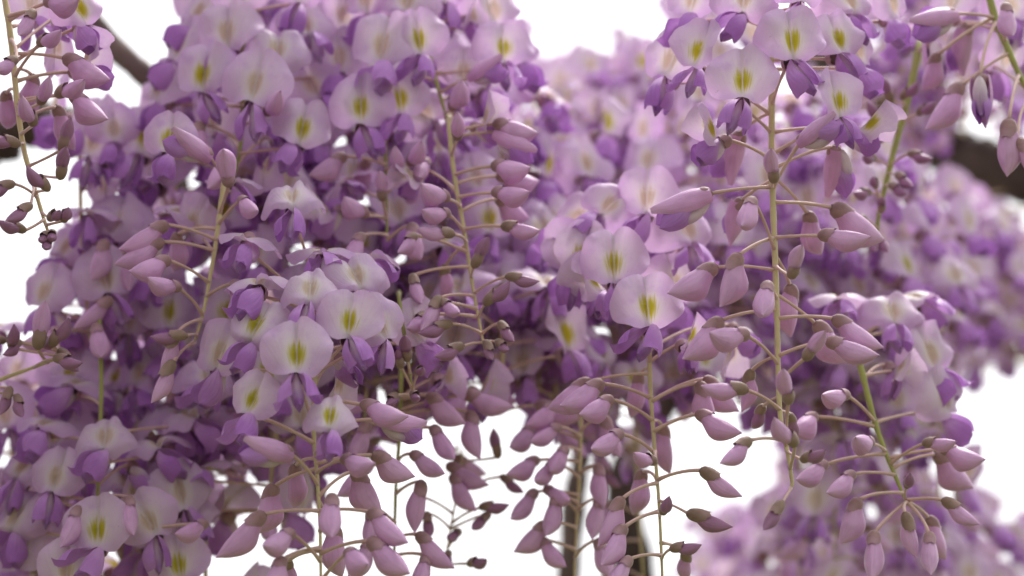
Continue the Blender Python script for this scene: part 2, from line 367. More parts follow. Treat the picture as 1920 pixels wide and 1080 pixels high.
# ------------------------------------------------------------------ flower assembly
def frame(f, up, pos, s=1.0):
    x = f.normalized(); y = up.cross(x).normalized(); z = x.cross(y)
    m = Matrix((x, y, z)).transposed().to_4x4() @ Matrix.Scale(s, 4); m.translation = pos; return m
def pedicel(parent, inv, a, b, bdir, r=.00055, g=rnd, name='pedicel'):
    L = (b - a).length
    mid = a.lerp(b, .6) + Vector((0, 0, .05 * L)) - bdir.normalized() * (.06 * L) + Vector((g.uniform(-1, 1), g.uniform(-1, 1), 0)) * .04 * L
    pts = [inv @ q for q in bez(a, mid, b + bdir.normalized() * .0006, 7)]
    rad = [r * (1.5 - .9 * min(1, i / 2.5)) if i < 2 else r * (.95 + .25 * (i / 7) ** 3) for i in range(8)]
    k = inv.to_scale()[0]
    V, F = tube_vf(pts, [q * k for q in rad], 6); obj(name, mesh('pedicel', V, F, None, M['pedicel']), parent)
def open_flower(root, mw, kind, old, g, att, lod=0):
    if lod:
        return obj('flower', FARF[g.randrange(len(FARF))] if kind is None else FARF[kind % len(FARF)], root, mw)
    fo = obj('flower', CALYX, root, mw)
    obj('banner_petal', BAN[kind, old][g.randrange(3)], fo, Matrix.Rotation(g.uniform(-.07, .07), 4, 'X') @ Matrix.Diagonal((g.uniform(.9, 1.3), g.uniform(.95, 1.04), g.uniform(.92, 1.05), 1)))
    wk = 'd' if kind == 'half' else g.choice('aabc')
    sw_ = Matrix.Translation(TH) @ Matrix.Rotation(g.uniform(-.5, .5), 4, 'X') @ Matrix.Rotation(g.uniform(-.55, .55), 4, 'Z') @ Matrix.Translation(-TH)
    for q in (0, 1): obj('wing_petal', WING[wk][q], fo, sw_ @ Matrix.Rotation(g.uniform(-.14, .14), 4, 'X'))
    obj('keel_petal', KEEL[wk], fo, sw_)
    if att is not None: pedicel(fo, mw.inverted(), att, mw.translation, mw.col[0].to_3d(), g=g)
    return fo
def bud(root, mw, kind, g, att, lod=0):
    if kind == 'opening':
        if lod: return obj('flower', FARF[g.randrange(len(FARF))], root, mw)
        fo = obj('flower', CALYX, root, mw); obj('banner_petal', HOOD, fo)
        for q in (0, 1): obj('wing_petal', HOODWING[q], fo, Matrix.Rotation(g.uniform(0, .16), 4, 'Y'))
        obj('keel_petal', HOODKEEL, fo, Matrix.Rotation(.12, 4, 'Y'))
    else:
        if lod: return obj('flower_bud', FARB[kind], root, mw)
        fo = obj('flower_bud', BUD[kind][0], root, mw); obj('calyx', BUD[kind][1], fo)
    if att is not None: pedicel(fo, mw.inverted(), att, mw.translation, mw.col[0].to_3d(), g=g, r=.00044 if kind in ('tiny', 'small') else .00055)
    return fo

def camdir(yaw, pitch):
    y, p = R(yaw), R(pitch); return (RT * math.sin(y) - FW * math.cos(y)) * math.cos(p) + UP * math.sin(p)
STEMR = .00098
class Raceme:
    def __init__(s, name, label, group, line, Y, stem='stem', r=STEMR, top=-170, seed=1):
        s.g = random.Random(seed); s.Y = Y
        s.root = bpy.data.objects.new('wisteria_raceme', None); col.objects.link(s.root); s.root.empty_display_size = .01
        pts = [P(x, y, Y) for x, y in line]
        lift = []
        if line[0][1] > -50:
            p0 = pts[0]; rd = (p0 - CAM).normalized()
            lift = [p0 + rd * (.14 * t) + Vector((0, 0, .010 * t * (1 - t))) for t in (1, .66, .33, .12)]
        s.base = (lift + pts)[0].copy()
        s.root.location = s.base
        tag(s.root, label, 'flower cluster', group)
        s.line = smooth_line(lift + pts, 8); n = len(s.line)
        V, F = tube_vf([p - s.base for p in s.line], [r * (1.15 - .75 * (i / n) ** 1.6) * (1 + .06 * math.sin(i * 1.7)) for i in range(n)], 8)
        obj('stem', mesh('stem', V, F, None, M[stem]), s.root)
        s.inv = Matrix.Translation(-s.base)
    def att(s, py):
        b, bd = None, 1e9
        for a, c in zip(s.line[:-1], s.line[1:]):
            for k in range(4):
                q = a.lerp(c, k / 4); d = abs(pix(q)[1] - py)
                if d < bd: bd, b = d, q
        d, b2 = abs(pix(s.line[-1])[1] - py), s.line[-1]
        return (b2 if d < bd else b).copy()
    def F(s, x, y, wpx, yaw=0, pitch=0, roll=0, kind='round', old=0, dy=None, ay=None):
        if kind == 'reflex' and pitch > 15: pitch = 15 + (pitch - 15) * .15
        if pitch < -48: roll += 180
        ap = s.att(y + s.g.uniform(5, 40) if ay is None else ay)
        sy = abs(P(x, y, s.Y).x - ap.x)
        if dy is None: dy = -math.sqrt(max(.006 ** 2, .021 ** 2 - sy * sy))
        pos = P(x, y, s.Y + dy + .0); k = wpx * mpp(x, y, s.Y + dy) / .0225
        f = camdir(yaw, pitch); up = Matrix.Rotation(R(roll), 3, f) @ UP
        m = frame(f, up, Vector((0, 0, 0)), k); m.translation = pos - (m.to_3x3() @ TH)
        return open_flower(s.root, s.inv @ m, kind, old, s.g, s.inv @ ap)
    def B(s, x0, y0, x1, y1, st=2, ay=None, back=0, flip=0, roll=None):
        ap = s.att(y0 + s.g.uniform(0, 38) if ay is None else ay)
        sx = abs(P(x0, y0, s.Y).x - ap.x)
        sg = 1 if back else -1
        dy = sg * math.sqrt(max(.003 ** 2, .0165 ** 2 - sx * sx)) if sx < .0165 else sg * .003
        if st <= .8: dy *= .5
        p0 = P(x0, y0, s.Y + dy); kind = 'tiny' if st < .5 else 'small' if st < 1.2 else 'mid' if st < 1.8 else 'opening' if st >= 3 else s.g.choice(['full', 'fat'])
        L = {'opening': .0185}.get(kind) or BUDP[kind][0]; mp = mpp(x0, y0, s.Y + dy); l = math.hypot(x1 - x0, y1 - y0) * mp
        v = RT * ((x1 - x0) * mp) - UP * ((y1 - y0) * mp); k = 1.0
        Ls = L * s.g.uniform(.92, 1.05)
        if l > Ls * .97: k = min(1.35, l / L); v = v + FW * (sg * .15 * l)
        else:
            k = max(.8, Ls / L * (.75 + .25 * l / Ls)); v = v + FW * (sg * math.sqrt(max(0, (L * k) ** 2 - l * l)) * .9)
        out = (p0 - ap); out.z = 0
        ref = UP * (1 if not flip else -1) + (out.normalized() if out.length > 1e-4 else -FW) * .35 - FW * .15
        if abs(v.normalized().dot(ref.normalized())) > .9: ref = out.normalized() - FW * .6
        roll = s.g.uniform(-22, 22) if roll is None else roll
        up = Matrix.Rotation(R(roll), 3, v.normalized()) @ ref
        return bud(s.root, s.inv @ frame(v, up, p0, k), kind, s.g, s.inv @ ap)

# ================================================================== ground and wood
def ground():
    s = N('ground_grass'); tc = s.n('TexCoord').outputs['Object']
    c = s.mix(s.step(s.noise(tc, 3.0, 6.0), .4, .65), (.075, .10, .035), (.17, .15, .09))
    m = s.surf(c, rough=.9, nrm=s.bump(s.noise(tc, 60.0, 5.0), .6, .02))
    V, F = [], []; n = 40
    for i in range(n + 1):
        for j in range(n + 1):
            x, y = (i / n - .5) * 160, (j / n - .5) * 160
            V.append((x, y, .05 * math.sin(x * .31) * math.cos(y * .27)))
    for i in range(n):
        for j in range(n): a = i * (n + 1) + j; F.append((a, a + n + 1, a + n + 2, a + 1))
    tag(obj('ground', mesh('ground', V, F, None, m)), kind='structure')
ground()
def wood(name, label, cat, pts, rad, mat, n=14, seed=3, group=None, lump=.12):
    g = random.Random(seed); line = smooth_line(pts, 10); k = len(line)
    R_ = [rad[0] + (rad[-1] - rad[0]) * i / (k - 1) for i in range(k)]
    R_ = [r * (1 + lump * math.sin(i * .9 + seed) * math.sin(i * .37)) for i, r in enumerate(R_)]
    base = line[0].copy(); V, F = tube_vf([p - base for p in line], R_, n)
    V = [v + Vector((g.uniform(-1, 1), g.uniform(-1, 1), g.uniform(-1, 1))) * R_[min(i // n, k - 1)] * .06 for i, v in enumerate(V)]
    o = obj(name, mesh(name, V, F, None, M[mat])); o.location = base
    return tag(o, label, cat, group)
wood('vine_branch', 'smooth grey-brown branch crossing the open sky beside hanging buds', 'branch', [P(60, -90, .80), P(190, 62, .80), P(270, 140, .80), P(400, 250, .82), P(560, 380, .86)], [.0052, .0050], 'bark', lump=.04)
wood('vine_branch', 'dark gnarled twisting vine behind the olive bud tip', 'branch', [P(-90, 300, .85), P(0, 262, .84), P(60, 228, .83), P(120, 250, .82), P(160, 225, .82), P(240, 330, .82), P(330, 350, .85)], [.0095, .0075], 'bark_dark', seed=8, lump=.4)
wood('vine_branch', 'thick dark brown branch behind the purple blossom', 'branch', [P(1500, 110, 1.25), P(1650, 190, 1.22), P(1760, 272, 1.2), P(1860, 318, 1.18), P(2060, 350, 1.15)], [.017, .0185], 'bark_dark', seed=4, n=18)
wood('vine_branch', 'dark brown leaning vine stem below the drooping buds', 'branch', [P(1300, 560, 1.1), P(1285, 680, 1.1), P(1190, 850, 1.1), P(1165, 930, 1.1), P(1195, 1090, 1.1), P(1230, 1300, 1.1)], [.008, .011], 'bark_dark', seed=6, n=18)
wood('vine_branch', 'greyish vertical vine stem among drooping purple buds', 'branch', [P(1105, 700, 1.0), P(1090, 850, 1.0), P(1075, 960, 1.0), P(1060, 1150, 1.0)], [.0045, .0065], 'bark', seed=9)
wood('vine_branch', 'tan blurred twig running through far pink blossom', 'branch', [P(1700, 520, 1.35), P(1780, 470, 1.35), P(1880, 450, 1.35), P(2010, 440, 1.35)], [.004, .005], 'timber', seed=12)
wood('vine_branch', 'pinkish brown cane behind pale far blossom', 'branch', [P(1840, 590, 1.6), P(1890, 650, 1.6), P(1960, 690, 1.6)], [.005, .006], 'timber', seed=13)
def beam(label, a, b, w_, h_):
    d = (b - a); L = d.length; x = d.normalized(); z = Vector((0, 0, 1)); y = z.cross(x).normalized()
    V, F = [], []; e = .004
    for s_ in (0, e, L - e, L):
        k = e if s_ in (0, L) else 0
        for (p, q) in ((-w_ + e + k, -h_ + k), (w_ - e - k, -h_ + k), (w_ - k, -h_ + e + k), (w_ - k, h_ - e - k), (w_ - e - k, h_ - k), (-w_ + e + k, h_ - k), (-w_ + k, h_ - e - k), (-w_ + k, -h_ + e + k)):
            V.append(x * s_ + y * p + z * q)
    for i in range(3):
        for j in range(8): F.append((i * 8 + j, i * 8 + (j + 1) % 8, i * 8 + 8 + (j + 1) % 8, i * 8 + 8 + j))
    F += [tuple(range(8))[::-1], tuple(range(24, 32))]
    me = mesh('pergola_beam', V, F, None, M['timber']); me.polygons.foreach_set('use_smooth', [False] * len(me.polygons))
    o = obj('pergola_beam', me); o.location = a; return tag(o, label, 'beam')
beam('square brown timber pergola beam end seen between top petals', P(690, 40, .80), P(900, 76, .76), .0105, .0105)

# ================================================================== racemes seen singly
def build(name, label, group, line, Y, flowers=(), buds=(), **kw):
    r = Raceme(name, label, group, line, Y, **kw)
    for f in flowers: r.F(*f[:3], **dict(zip(('yaw', 'pitch', 'roll', 'kind', 'old', 'dy', 'ay'), f[3:])))
    for b in buds: r.B(*b[:4], **dict(zip(('st', 'ay', 'back', 'flip', 'roll'), b[4:])))
    return r
FR = 'wisteria racemes hanging in front'
# A: the sharp raceme on the right
build('A', 'sharp lilac raceme with yellow-marked banners above long ladder of buds', FR,
  [(1440, -60), (1444, 90), (1447, 200), (1447, 300), (1451, 430), (1456, 560), (1459, 690), (1463, 780), (1476, 845), (1484, 895), (1484, 912), (1468, 940)], .600, seed=11,
  flowers=[(1393, 180, 139, -4, 4, -3, 'round', 0, None, 250), (1487, 105, 137, 6, 2, 2, 'round', 0, None, 200), (1304, 122, 118, -34, 4, -8, 'narrow', 0, -.008, 215),
           (1577, 216, 116, 16, 6, 4, 'narrow', 0, -.014, 290), (1574, 96, 122, 24, 4, 8, 'notch', 0, -.004), (1622, 118, 118, 46, 2, 22, 'round', 1, .008),
           (1250, 140, 138, -28, 4, -10, 'round', 1, .012), (1392, 18, 125, -6, 4, -4, 'wide', 1, -.010), (1292, 22, 128, -22, 6, -6, 'round', 1, .004),
           (1600, 20, 120, 22, 6, 6, 'wide', 1, .004), (1500, 0, 130, 4, 0, 2, 'round', 1, -.010), (1680, 30, 110, 48, 0, 10, 'notch', 1, .012),
           (1338, 262, 118, -62, -14, -14, 'half', 0, -.008, 300), (1612, 246, 104, 62, -22, 8, 'half', 0, .002, 250)],
  buds=[(1388, 246, 1374, 338, 3, 210, 1, 0, 150), (1392, 372, 1376, 452, 3, 340, 1, 0, 200), (1566, 272, 1560, 362, 3, 320, 1, 0, 165), (1335, 362, 1224, 396, 3, 352), (1412, 374, 1386, 418, 2, 470), (1451, 342, 1441, 288, 1.6, 352), (1497, 270, 1551, 222, 3, 355), (1558, 388, 1658, 446, 2, 378, 1), (1534, 442, 1618, 444, 2, 446),
        (1513, 398, 1545, 470, 2, 330, 1), (1482, 521, 1496, 467, 1.7, 500), (1346, 500, 1254, 546, 2, 508), (1387, 475, 1349, 570, 2, 445), (1440, 531, 1423, 582, 2, 560),
        (1481, 532, 1486, 628, 2, 480, 1), (1355, 598, 1281, 668, 2, 580), (1403, 630, 1332, 622, 2, 684), (1560, 596, 1650, 648, 2, 597), (1548, 640, 1633, 662, 2, 668), (1527, 604, 1592, 676, 2, 552, 1),
        (1508, 674, 1537, 625, 1.6, 716), (1410, 692, 1392, 768, 1.7, 668, 1), (1403, 732, 1318, 722, 1.7, 768), (1479, 756, 1464, 697, 1.3, 835), (1492, 836, 1450, 784, 1.6, 878), (1478, 776, 1499, 814, .6, 770, 1),
        (1408, 824, 1350, 860, 1.2, 826), (1502, 864, 1536, 842, .6, 846), (1468, 940, 1431, 984, .7, 915), (1432, 760, 1418, 800, 1.0, 745, 1)])
# B: the sharp raceme left of centre
build('B', 'sharp raceme crowned by big pale banners with plump buds dangling below', FR,
  [(602, 600), (596, 650), (590, 710), (588, 800), (595, 900), (600, 985), (602, 1120)], .598, seed=12, top=430,
  flowers=[(556, 694, 146, 2, 6, 4, 'notch', 0, -.024, 800), (616, 800, 116, 2, 8, 0, 'tent', 0, -.024, 850), (652, 628, 128, 4, 4, -2, 'round', 0, -.016, 700),
           (470, 632, 132, -16, 6, -16, 'wide', 0, -.008, 690), (462, 772, 122, -30, 4, -12, 'notch', 0, -.012, 830), (722, 632, 120, 30, 4, 18, 'notch', 1, -.006, 700),
           (578, 558, 132, 0, 12, 2, 'tent', 1, -.014, 600), (676, 540, 140, 14, 20, 8, 'wide', 1, .000, 620), (480, 532, 140, -6, 34, 2, 'reflex', 1, -.006, 590),
           (548, 382, 134, 4, 22, 0, 'tent', 1, .006, 470), (455, 450, 118, -14, 48, -10, 'reflex', 1, .004), (600, 474, 138, -6, 46, 4, 'reflex', 1, .010), (690, 482, 128, 8, 50, 0, 'reflex', 1, .014),
           (400, 690, 130, -22, 0, -20, 'round', 1, .022), (790, 640, 118, 30, 0, 10, 'round', 1, .03), (640, 700, 120, 30, -50, 0, 'half', 1, .014)],
  buds=[(547, 852, 474, 820, 3, 908), (517, 908, 478, 998, 2, 880, 1), (498, 962, 411, 1038, 2, 958), (550, 1000, 508, 1010, 2, 1055), (532, 1046, 506, 1100, 2, 1030), (540, 1050, 536, 1104, 1.2, 1034, 1),
        (641, 862, 702, 862, 2, 884), (697, 852, 771, 893, 2, 870, 1), (676, 758, 762, 776, 2, 752), (712, 786, 790, 798, 3, 800, 1), (622, 928, 628, 990, 2, 998), (692, 958, 762, 1004, 2, 958), (690, 1012, 765, 1064, 2, 1036),
        (650, 1036, 690, 1044, 2, 1090), (622, 982, 640, 1080, 2, 940, 1), (662, 880, 714, 962, 2, 930, 1), (555, 870, 545, 950, 2, 860, 1)])
# C
build('C', 'bud-laden raceme tip with olive calyces before dusky purple blossom', FR,
  [(842, 230), (848, 300), (857, 360), (870, 430), (885, 530), (898, 600), (906, 642)], .632, seed=13, top=-120,
  flowers=[(905, 235, 100, 42, -10, 10, 'half', 1, -.002), (780, 330, 100, -30, -40, 0, 'half', 1, .01)],
  buds=[(858, 262, 859, 220, 1.6), (925, 232, 1003, 250, 2), (930, 246, 1000, 284, 3), (922, 312, 988, 316, 2), (930, 330, 1006, 336, 2, None, 1), (924, 362, 986, 362, 2), (930, 372, 988, 404, 2, None, 1), (940, 424, 1006, 432, 1.6),
        (887, 502, 914, 450, 1), (947, 518, 1007, 526, 1), (908, 572, 951, 530, 1), (936, 604, 960, 634, .7), (910, 638, 922, 668, .3), (930, 640, 950, 652, .3), (852, 440, 790, 430, 1.7), (840, 374, 798, 350, 2), (842, 402, 800, 396, 2),
        (848, 606, 790, 622, .9), (870, 648, 822, 664, .8), (780, 440, 752, 470, 1.2), (836, 495, 830, 560, 1.3, 460, 1), (772, 515, 790, 562, 1.3, 500), (826, 556, 794, 612, 1.6), (828, 566, 858, 582, 1.6), (800, 590, 770, 610, 1.2)])
# D
build('D', 'raceme with twin yellow-streaked banners over slim mauve buds against sky', FR,
  [(1210, 560), (1216, 640), (1220, 740), (1228, 850), (1236, 950), (1243, 1110)], .630, seed=14, top=-120,
  flowers=[(1218, 604, 142, 4, 4, 2, 'round', 0, -.024, 680), (1152, 524, 140, -4, 6, 4, 'notch', 0, -.012, 620), (1084, 508, 128, -26, 2, -8, 'narrow', 0, .004), (1060, 496, 118, -30, 0, -6, 'narrow', 0, .016), (1128, 398, 124, -8, 12, -36, 'wide', 1, .006),
           (1212, 394, 124, -4, 6, 0, 'round', 1, .006), (1296, 452, 130, 24, 4, 16, 'wide', 1, .016), (1060, 420, 120, -34, 12, -34, 'wide', 1, .022), (1270, 560, 130, 20, -6, 10, 'round', 1, .03), (1130, 545, 120, -50, -14, 0, 'half', 0, .006),
           (1380, 640, 110, 34, -50, 0, 'half', 1, .03), (1290, 650, 115, 20, -20, 0, 'half', 0, -.004)],
  buds=[(1132, 718, 1055, 754, 2, 745), (1110, 714, 1030, 764, 2, 700, 1), (1149, 748, 1090, 770, 2, 788), (1166, 812, 1112, 832, 2, 850), (1229, 868, 1190, 846, 1.6, 845), (1310, 715, 1336, 800, 2, 755), (1318, 708, 1384, 768, 2, 755, 1), (1305, 775, 1377, 804, 2, 810),
        (1240, 795, 1258, 885, 2, 790, 1), (1242, 964, 1250, 930, 1, 968), (1312, 880, 1386, 926, 1.6, 900), (1287, 962, 1366, 984, 1.0, 940), (1256, 1030, 1306, 1018, 1.0, 1045), (1284, 1034, 1293, 1086, 1.2, 1020, 1),
        (1206, 882, 1188, 962, 2, 900, 1), (1168, 932, 1122, 1016, 2, 905), (1172, 986, 1128, 1044, 2, 960), (1182, 1046, 1138, 1090, 2, 1040), (1200, 700, 1186, 780, 2, 690, 1)])
# E
build('E', 'raceme ending in olive-grey buds against blank sky by grey branch', FR,
  [(-10, -120), (6, -20), (20, 70), (33, 200), (45, 280), (64, 350), (82, 410), (95, 448)], .590, seed=15, top=-160,
  flowers=[(158, 40, 110, 44, 4, 24, 'notch', 0, -.002, 120), (160, 130, 118, 62, -8, 16, 'half', 1, .008), (60, 30, 120, -10, 0, 0, 'round', 1, .03), (110, 60, 110, 20, -50, 0, 'half', 1, .02)],
  buds=[(84, 6, 152, 4, 2, 40), (64, 20, 50, 66, 1.6, 30), (72, 84, 121, 64, 1.6, 145), (118, 108, 206, 148, 2, 100), (106, 180, 163, 155, 1.5, 195), (132, 178, 204, 222, 2, 190), (75, 196, 102, 152, 1.4, 215), (32, 112, 6, 132, 1.4, 75), (64, 236, 57, 190, 1.4, 250),
        (60, 138, 62, 222, 1.8, 130, 1), (104, 198, 128, 272, 1.8, 230, 1), (114, 284, 136, 228, 1.0, 312), (38, 272, -12, 256, 1, 268), (112, 336, 130, 284, 1.0, 325), (92, 358, 64, 318, 1.0, 360), (28, 344, -16, 360, 1, 370), (60, 384, 27, 410, .9, 350), (48, 434, 12, 416, .8, 412),
        (92, 412, 114, 398, .3, 398), (119, 416, 132, 394, .3, 422), (90, 438, 84, 448, .2), (98, 436, 104, 444, .2), (92, 446, 94, 462, .2), (12, 172, 0, 230, 2, 170, 1)])
# F
build('F', 'yellow-green stalk bare but for tiny brown curled buds', FR,
  [(1722, 92), (1706, 170), (1682, 260), (1662, 340), (1648, 400), (1644, 446)], .665, stem='stem_green', r=.0016, seed=16, top=-120,
  flowers=[(1700, 60, 108, -30, 20, 20, 'reflex', 1, .006)],
  buds=[(1744, 78, 1746, 166, 3, 100, 0, 0, 170), (1672, 190, 1648, 154, .8), (1655, 224, 1624, 198, .8), (1654, 240, 1640, 266, .7), (1702, 288, 1736, 298, .8), (1640, 298, 1616, 294, .7), (1632, 362, 1598, 362, .7), (1680, 326, 1699, 348, .7), (1668, 346, 1686, 362, .6), (1642, 352, 1634, 336, .4),
        (1622, 410, 1600, 416, .6), (1652, 398, 1650, 376, .4), (1690, 186, 1710, 160, .7), (1645, 440, 1655, 468, .5), (1643, 438, 1634, 466, .5), (1720, 215, 1742, 196, .8)])
# G
build('G', 'bright green stalk with purple half-open flowers over dark branch', FR,
  [(1846, -40), (1868, 40), (1890, 92), (1910, 138), (1940, 200), (1960, 300)], .625, stem='stem_green', r=.0015, seed=17, top=-120,
  flowers=[(1780, 20, 110, -40, 20, -10, 'round', 1, .02), (1900, 30, 110, 20, 0, 0, 'round', 1, .03), (1880, 130, 110, 30, -30, 0, 'round', 1, .035)],
  buds=[(1812, 44, 1814, 130, 3, 60, 1, 0, 160), (1838, 138, 1844, 238, 3, 40, 0, 0, 190), (1884, 8, 1887, 66, 2, 80), (1792, 26, 1704, 44, 3, 32), (1806, 158, 1734, 240, 2, 100), (1908, 260, 1948, 332, 2, 180), (1892, 222, 1884, 326, 2, 140), (1760, 100, 1738, 160, 2, 30, 1)])
# H
build('H', 'slanting green stalk ending in a drooping tuft of mauve buds', FR,
  [(1604, 650), (1614, 690), (1640, 790), (1665, 860), (1700, 942)], .645, stem='stem_green', r=.0014, seed=18, top=-120,
  flowers=[(1680, 600, 124, 4, 24, 0, 'wide', 1, .012), (1575, 560, 120, -8, 30, 0, 'reflex', 1, .02), (1755, 690, 130, 36, 2, 16, 'round', 1, .02), (1775, 770, 128, 38, -2, 24, 'round', 1, .02), (1680, 700, 110, 20, -40, 0, 'half', 1, .014), (1730, 560, 120, 28, 34, 10, 'reflex', 1, .03)],
  buds=[(1590, 742, 1538, 736, 2, 790), (1634, 832, 1598, 816, 2, 845), (1730, 832, 1776, 824, 1.6, 870), (1762, 842, 1833, 856, 2, 860), (1752, 850, 1826, 912, 2, 880, 1), (1700, 914, 1698, 886, .9, 935), (1766, 936, 1826, 976, 1.7, 938), (1602, 888, 1546, 914, 2, 890),
        (1612, 934, 1572, 1012, 2, 925), (1640, 996, 1624, 1072, 2, 942), (1742, 998, 1734, 1062, 2, 942), (1740, 968, 1776, 1046, 2, 940, 1), (1696, 960, 1716, 1040, 1.2, 942), (1530, 780, 1480, 800, 2, 800), (1550, 870, 1490, 890, 2, 850)])
# I
build('I', 'small raceme with row of plump pink buds beside dusky blossom', FR,
  [(420, 340), (412, 400), (404, 460), (392, 530), (380, 590), (364, 644)], .622, seed=19, top=-100,
  flowers=[(310, 282, 112, -6, 4, -4, 'notch', 0, -.008), (350, 440, 120, -30, -10, -30, 'round', 1, .02), (320, 400, 120, -40, 40, -20, 'reflex', 1, .02), (440, 340, 110, 10, 44, 0, 'reflex', 1, .01)],
  buds=[(316, 420, 234, 464, 2, 450), (308, 452, 225, 492, 2, 470), (320, 488, 258, 506, 2, 530), (338, 542, 294, 522, 1.9, 590), (334, 436, 320, 502, 2, 430, 1), (352, 630, 288, 630, 1, 628), (332, 622, 304, 696, 1.6, 600), (326, 676, 290, 748, 1.5, 642), (450, 374, 487, 394, 2, 420),
        (438, 530, 466, 562, 2, 555), (396, 296, 339, 250, 3, 340), (430, 348, 428, 292, 2, 400), (466, 440, 478, 480, 2, 450)])
# J
build('J', 'shaded raceme with round yellow-green eyed banners above mauve buds', FR,
  [(722, 230), (722, 260), (724, 340), (726, 450)], .655, stem='stem_green', seed=20, top=-120,
  flowers=[(678, 230, 134, 0, 4, 0, 'round', 0, -.018), (754, 210, 118, 6, 4, 6, 'notch', 0, -.014), (812, 224, 120, 22, 2, 50, 'wide', 1, .006), (600, 180, 128, -14, 4, 34, 'round', 1, .006), (620, 400, 110, -40, -30, 0, 'half', 1, .01), (640, 340, 110, -30, 40, 30, 'reflex', 1, .014)],
  buds=[(650, 292, 586, 326, 2), (752, 328, 745, 282, 1.7), (768, 308, 790, 272, 2), (800, 300, 792, 330, 2), (718, 376, 714, 328, 1.7), (688, 406, 654, 374, 2), (782, 330, 768, 372, 2, None, 1), (690, 300, 660, 350, 2, None, 1), (770, 420, 790, 480, 2), (680, 440, 650, 490, 2)])
# K: upper left mass
build('K', 'crowded raceme of pale round banners glowing beside the open sky', FR,
  [(452, -60), (456, 100), (455, 200), (450, 280), (432, 360)], .645, stem='stem_green', seed=21,
  flowers=[(470, 186, 138, -4, 6, -10, 'round', 1, -.020), (378, 166, 130, -14, 6, 2, 'notch', 0, -.010), (562, 266, 122, 14, 4, -14, 'notch', 0, -.010), (428, 84, 136, -8, 8, 8, 'round', 1, -.006), (520, 112, 132, 6, 10, -6, 'wide', 1, -.010),
           (330, 110, 120, -40, 10, -10, 'round', 1, .012), (295, 185, 118, -44, 2, -20, 'round', 1, .02), (360, 40, 120, -30, 10, -10, 'wide', 1, .012), (580, 60, 130, 16, 16, 10, 'wide', 1, .004), (450, 10, 120, -4, 0, 0, 'round', 1, .004), (560, 0, 120, 8, -10, 0, 'notch', 1, .0),
           (400, 250, 120, -20, -20, 0, 'round', 1, .02), (500, 290, 110, 20, -50, 0, 'half', 1, .01), (640, 130, 125, 24, 2, 0, 'round', 1, .016)],
  buds=[(380, 230, 350, 300, 2), (500, 215, 530, 180, 2), (420, 300, 400, 350, 2)])
build('K2', 'raceme of overlapping lilac banners beside the pergola beam end', FR,
  [(790, -60), (800, 80), (820, 160), (840, 230)], .652, stem='stem_green', seed=22,
  flowers=[(712, 112, 138, -10, 8, -2, 'round', 1, -.016), (790, 100, 122, 2, 4, 4, 'notch', 0, -.016), (868, 152, 104, 10, 6, 0, 'round', 1, .002), (946, 112, 118, 10, 6, 0, 'round', 0, -.008), (880, 40, 100, 10, -40, 0, 'half', 1, .01),
           (690, 20, 130, -16, 10, 0, 'round', 1, .004), (760, 20, 125, -4, 6, 0, 'wide', 1, -.004), (836, -2, 125, 10, 8, 6, 'round', 1, .008), (930, 40, 125, 24, 6, 14, 'round', 1, .012), (980, 110, 118, 40, 6, 10, 'round', 1, .016), (650, 50, 120, -20, -30, 0, 'round', 1, .012), (905, 230, 110, 20, 30, 0, 'reflex', 1, .02)],
  buds=[(880, 146, 936, 114, 3), (848, 206, 864, 160, 1.8)])
# L: lower left
build('L', 'shaded raceme of dim greyish banners with one dark yellow eye', FR,
  [(186, 600), (190, 720), (186, 860), (182, 960), (180, 1120)], .660, stem='stem_green', seed=23, top=-60,
  flowers=[(182, 1022, 138, 0, 6, 0, 'round', 0, -.018), (192, 836, 132, 2, 16, 0, 'tent', 1, -.010), (292, 1000, 126, 18, 6, 22, 'notch', 1, -.002), (98, 918, 128, -12, 10, -10, 'notch', 1, -.002), (122, 1096, 128, -4, 6, 0, 'round', 1, -.014), (338, 1084, 130, 8, 4, 8, 'round', 0, .006),
           (345, 952, 128, 24, 0, 10, 'round', 1, .012), (300, 836, 128, 14, 40, 18, 'reflex', 1, .008), (70, 800, 128, -20, 44, -8, 'reflex', 1, .008), (30, 890, 128, -28, 18, -14, 'wide', 1, .012), (20, 990, 128, -28, 4, -10, 'wide', 1, .012), (40, 1060, 120, -30, 10, 0, 'round', 1, .02),
           (370, 780, 128, 20, 36, 20, 'reflex', 1, .016), (130, 720, 128, -16, 42, -14, 'reflex', 1, .014), (60, 960, 100, -20, -60, 0, 'half', 1, .02), (250, 900, 110, 20, -50, 0, 'half', 1, .014)],
  buds=[(150, 950, 130, 1010, 2), (240, 930, 260, 990, 2), (388, 982, 345, 990, 2)])
build('L2', 'raceme with pale banners catching light at the left edge', FR,
  [(150, 300), (152, 420), (158, 520), (170, 640)], .675, seed=24, top=20,
  flowers=[(78, 572, 118, -18, 6, -12, 'round', 1, -.004), (205, 545, 128, 12, 14, 8, 'round', 1, -.010), (215, 262, 108, 14, 4, 6, 'round', 1, -.006), (168, 290, 116, -4, 4, -16, 'round', 1, -.004), (120, 480, 110, -20, 10, -10, 'wide', 1, .01), (250, 340, 120, 30, 40, 0, 'reflex', 1, .01),
           (160, 400, 120, 0, 44, 0, 'reflex', 1, -.01), (240, 440, 120, 20, -40, 0, 'reflex', 1, .0), (190, 330, 100, 0, -50, 0, 'half', 1, .0), (130, 610, 110, -20, -40, 0, 'half', 1, .01), (240, 620, 120, 20, 10, 0, 'round', 1, .02)],
  buds=[(210, 560, 150, 610, 2), (180, 610, 200, 660, 2), (120, 620, 60, 640, 2), (200, 450, 180, 520, 2), (240, 470, 250, 540, 2)])
